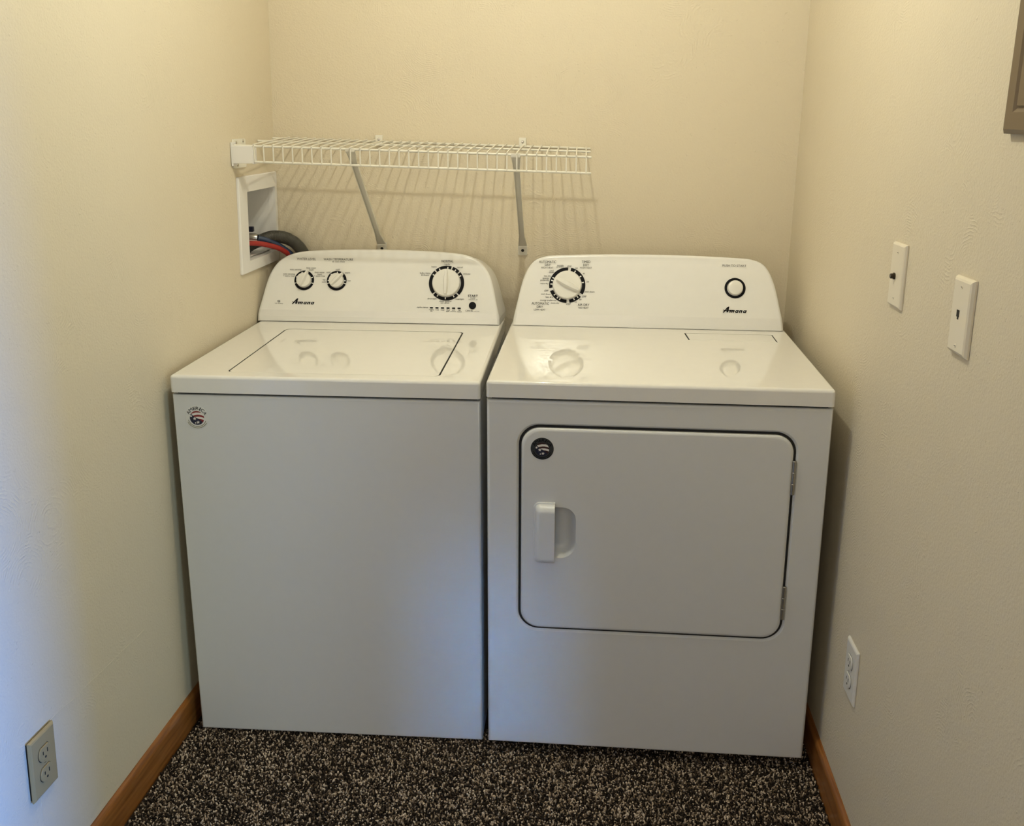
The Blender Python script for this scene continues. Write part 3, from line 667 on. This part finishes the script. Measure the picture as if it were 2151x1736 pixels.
for y in (.035, .000):
    bm = bmesh.new(); lathe(bm, [(0, 0), (.009, 0), (.009, .03), (0, .03)], 16, mtx=Matrix.Translation((-.094, y, -.052)) @ Matrix.Rotation(math.radians(90), 4, 'Y')); mesh_obj('valve', bm, M_CHROME, box)

# hoses
def hose(name, label, pts, r, m, n=12, ribs=None):
    P = spline(pts, 14); b0 = P[0]
    e = empty(name, b0, label, 'hose')
    if ribs:
        D = [0]
        for a, b in zip(P, P[1:]): D.append(D[-1]+(b-a).length)
        N = int(D[-1]/.0006); Q = []; RR = []
        for k in range(N+1):
            s = D[-1]*k/N; i = max(j for j in range(len(D)) if D[j] <= s+1e-9); i = min(i, len(P)-2)
            Q.append(P[i].lerp(P[i+1], (s-D[i])/(D[i+1]-D[i]))); RR.append(r*(1+.06*(1 if k % 4 < 2 else -1)) if ribs(s/D[-1]) else r*.97)
        P, R_ = Q, RR
    else: R_ = r
    bm = bmesh.new(); tube(bm, [p-b0 for p in P], R_, n); mesh_obj('tube', bm, m, e, 50)
    return e, [p-b0 for p in P]
def coupling(e, p, d, r, L, m, name='coupling'):
    q = Vector(d).to_track_quat('Z', 'Y').to_matrix().to_4x4()
    bm = bmesh.new(); lathe(bm, [(0, 0), (r*.8, 0), (r, L*.12), (r, L*.38), (r*.72, L*.45), (r*.72, L*.9), (r*.6, L), (0, L)], 16, mtx=Matrix.Translation(p) @ q); mesh_obj(name, bm, m, e)
e, P = hose('supply_hose', 'red rubber water hose running from the wall box behind the washer', [(-.045, .598, 1.130), (-.020, .600, 1.1285), (.004, .625, 1.1245), (.030, .652, 1.1145), (.052, .682, 1.0985), (.064, .714, 1.070), (.066, .722, 1.0), (.066, .722, .80)], .0074, M_RED)
coupling(e, (0, 0, 0), (-1, 0, .02), .0125, .034, M_CHROME)
e, P = hose('supply_hose', 'navy rubber water hose with a chrome coupling, between the red hose and grey drain hose', [(-.008, .652, 1.1355), (.012, .662, 1.1290), (.034, .680, 1.1150), (.052, .698, 1.0990), (.070, .715, 1.075), (.082, .724, 1.03), (.088, .725, .95), (.088, .725, .80)], .0088, M_BLUE)
coupling(e, (0, 0, 0), (-1, -.12, .02), .0150, .060, M_CHROME)
e, P = hose('drain_hose', 'grey corrugated drain hose arching out of the wall box over the washer', [(-.055, .655, 1.092), (-.038, .660, 1.114), (.000, .672, 1.130), (.030, .690, 1.1365), (.065, .706, 1.1275), (.092, .714, 1.103), (.106, .718, 1.070), (.112, .720, 1.02), (.114, .720, .80)], .0174, M_GREYH, 16, lambda t: .05 < t < .97)
bm = bmesh.new(); lathe(bm, [(0, 0), (.019, 0), (.021, .012), (.017, .018), (0, .018)], 16, mtx=Matrix.Translation(P[0]-Vector((0, 0, .0)))); mesh_obj('rubber_cuff', bm, M_DARKH, e)

# ---------------------------------------------------------------- wall plates and outlets
def wall_frame(name, side, y, z, label, cat, roll=0):
    f = wl if side < 0 else wr
    e = empty(name, (f(y, z), y, z), label, cat)
    # local: X along the wall (towards the viewer), Y out of the wall, Z up
    s = XLR if side < 0 else XRR; t = TL if side < 0 else TR
    nx_ = Vector((1, -s, -t)).normalized()*(1 if side < 0 else -1)
    zz = Vector((t, 0, 1)).normalized(); xx = zz.cross(nx_)*-1 if side < 0 else zz.cross(nx_)*-1
    xx = nx_.cross(zz); zz = xx.cross(nx_)
    m = Matrix((xx, nx_, zz)).transposed()
    if roll: m = m @ Matrix.Rotation(roll, 3, 'Y')
    e.rotation_euler = m.to_euler(); return e
def plate(e, w, h, t, m, back=.0004, b=.0045):
    bm = bmesh.new(); P = [(-w/2, -h/2), (w/2, -h/2), (w/2, h/2), (-w/2, h/2)]
    loft(bm, [[(x, y, z) for x, z in q] for q, y in ((P, back), (P, back+t*.35), (inset(P, b*.45), back+t*.8), (inset(P, b), back+t))])
    return mesh_obj('plate', bm, m, e, 20)
def screw(e, x, z, y, m):
    bm = bmesh.new(); lathe(bm, [(0, 0), (.0032, 0), (.003, .0007), (0, .001)], 14, mtx=Matrix.Translation((x, y, z)) @ Matrix.Rotation(math.radians(-90), 4, 'X')); o = mesh_obj('screw', bm, m, e)
    bm = bmesh.new(); add_box(bm, x-.0024, x+.0024, y+.0008, y+.00115, z-.0004, z+.0004); mesh_obj('slot', bm, M_GAP, o, 0)
e = wall_frame('wall_plate', 1, -.226, 1.1990, 'off-white wall plate on the right wall with a dark round connector sticking out', 'wall plate', .02)
plate(e, .074, .118, .0065, M_PLATE); screw(e, 0, .042, .0066, M_PLATE); screw(e, 0, -.042, .0066, M_PLATE)
bm = bmesh.new(); lathe(bm, [(0, 0), (.0062, 0), (.0062, .003), (.0048, .003), (.0048, .0075), (.0038, .0085), (0, .0085)], 18, mtx=Matrix.Translation((.006, .0066, -.002)) @ Matrix.Rotation(math.radians(-90), 4, 'X'))
o = mesh_obj('connector', bm, mat('dark_metal', (.05, .04, .03), .35, metal=.8), e); o['label'] = 'dark metal threaded connector'
e = wall_frame('wall_plate', 1, -.544, 1.1895, 'off-white wall plate on the right wall with a small black jack slot, nearest the camera', 'wall plate', .02)
plate(e, .071, .118, .0085, M_PLATE, b=.006); screw(e, 0, .045, .0088, M_PLATE); screw(e, 0, -.045, .0088, M_PLATE)
bm = bmesh.new(); add_box(bm, -.0015, .0085, .0086, .0093, -.0010, .0095); add_box(bm, .0000, .0052, .0086, .0093, -.0048, -.0010); o = mesh_obj('jack_slot', bm, M_GAP, e, 0); o['label'] = 'small black phone jack opening'
def duplex(side, y, z, label, m, w, h, t, back, roll):
    e = wall_frame('power_outlet', side, y, z, label, 'outlet', roll)
    plate(e, w, h, t, m, back)
    yf = back+t
    for zc in (.0205, -.0205):
        pts = []
        for k in range(40):
            a = 2*math.pi*k/40; pts.append((.0172*math.cos(a), max(-.0138, min(.0138, .0172*math.sin(a)))+zc))
        bm = bmesh.new(); loft(bm, [[(x, yy, q) for x, q in p_] for p_, yy in (([(x*1.06, zc+(q-zc)*1.06) for x, q in pts], yf+.0001), ([(x*1.06, zc+(q-zc)*1.06) for x, q in pts], yf+.0003))]); mesh_obj('receptacle_gap', bm, M_GAP, e, 0)
        bm = bmesh.new(); loft(bm, [[(x*s_, yy, zc+(q-zc)*s_) for x, q in pts] for s_, yy in ((1, yf), (1, yf+.0022), (.95, yf+.0028))]); r = mesh_obj('receptacle', bm, m, e, 30)
        for x0, hh in ((-.0063, .0040), (.0063, .0032)):
            bm = bmesh.new(); add_box(bm, x0-.0011, x0+.0011, yf+.0026, yf+.0031, zc+.002-hh, zc+.002+hh); mesh_obj('slot', bm, M_GAP, r, 0)
        bm = bmesh.new(); loft(bm, [[(.0024*math.cos(a*math.pi/8), yy, zc-.0085+.0024*math.sin(a*math.pi/8)) for a in range(16)] for yy in (yf+.0026, yf+.0031)]); mesh_obj('slot', bm, M_GAP, r, 0)
    screw(e, 0, 0, yf, m)
    return e
duplex(1, -.2140, .3700, 'white duplex power outlet low on the right wall beside the dryer', M_OUTW, .075, .120, .006, .0006, .03)
e = duplex(-1, -.5460, .3290, 'almond duplex power outlet low on the left wall in the near corner', M_ALM, .0735, .122, .006, .0045, -.02)
bm = bmesh.new(); add_box(bm, -.0345, .0345, -.0005, .0049, -.0570, .0570); mesh_obj('standoff_shade', bm, M_GAP, e, 0)  # dark slab stands in for the shade behind the plate

# ---------------------------------------------------------------- bronze panel high on the right wall
yy, zz_ = -.8265, 1.720
e = wall_frame('breaker_panel', 1, yy, zz_, 'bronze brown framed metal panel door high on the right wall', 'panel')
bm = bmesh.new(); w, h = .42, .52; Q = [(-w/2, -h/2), (w/2, -h/2), (w/2, h/2), (-w/2, h/2)]
rings = [[bm.verts.new((x, y, z)) for x, z in q] for q, y in ((Q, .0006), (Q, .009), (inset(Q, .006), .013), (inset(Q, .028), .013), (inset(Q, .034), .009))]
for a, b in zip(rings, rings[1:]):
    for k in range(4): bm.faces.new((a[k], a[(k+1) % 4], b[(k+1) % 4], b[k]))
bm.faces.new(rings[0]); bm.faces.new(rings[-1])
mesh_obj('panel_frame', bm, M_BRONZE, e, 20)
bm = rbox(-w/2+.036, w/2-.036, .0088, .0125, -h/2+.036, h/2-.036, .0015, 2); mesh_obj('panel_door', bm, M_BRONZE, e)
bm = rbox(w/2-.065, w/2-.050, .012, .018, -.02, .02, .002, 2); mesh_obj('latch', bm, M_BRASSY, e)

# flat faces keep their own normal beside small bevels
for o in bpy.data.objects:
    if o.type == 'MESH' and o.name.split('.')[0] in ('body', 'top_panel', 'lid', 'lint_screen_cover', 'control_console', 'door', 'door_handle', 'plate', 'end_cup', 'start_button', 'box_frame', 'receptacle', 'panel_frame', 'panel_door', 'valve_handle', 'knob', 'brace_foot', 'wall_clip', 'baseboard_left', 'baseboard_right'):
        md = o.modifiers.new('weighted', 'WEIGHTED_NORMAL'); md.mode = 'FACE_AREA'; md.weight = 100; md.keep_sharp = True
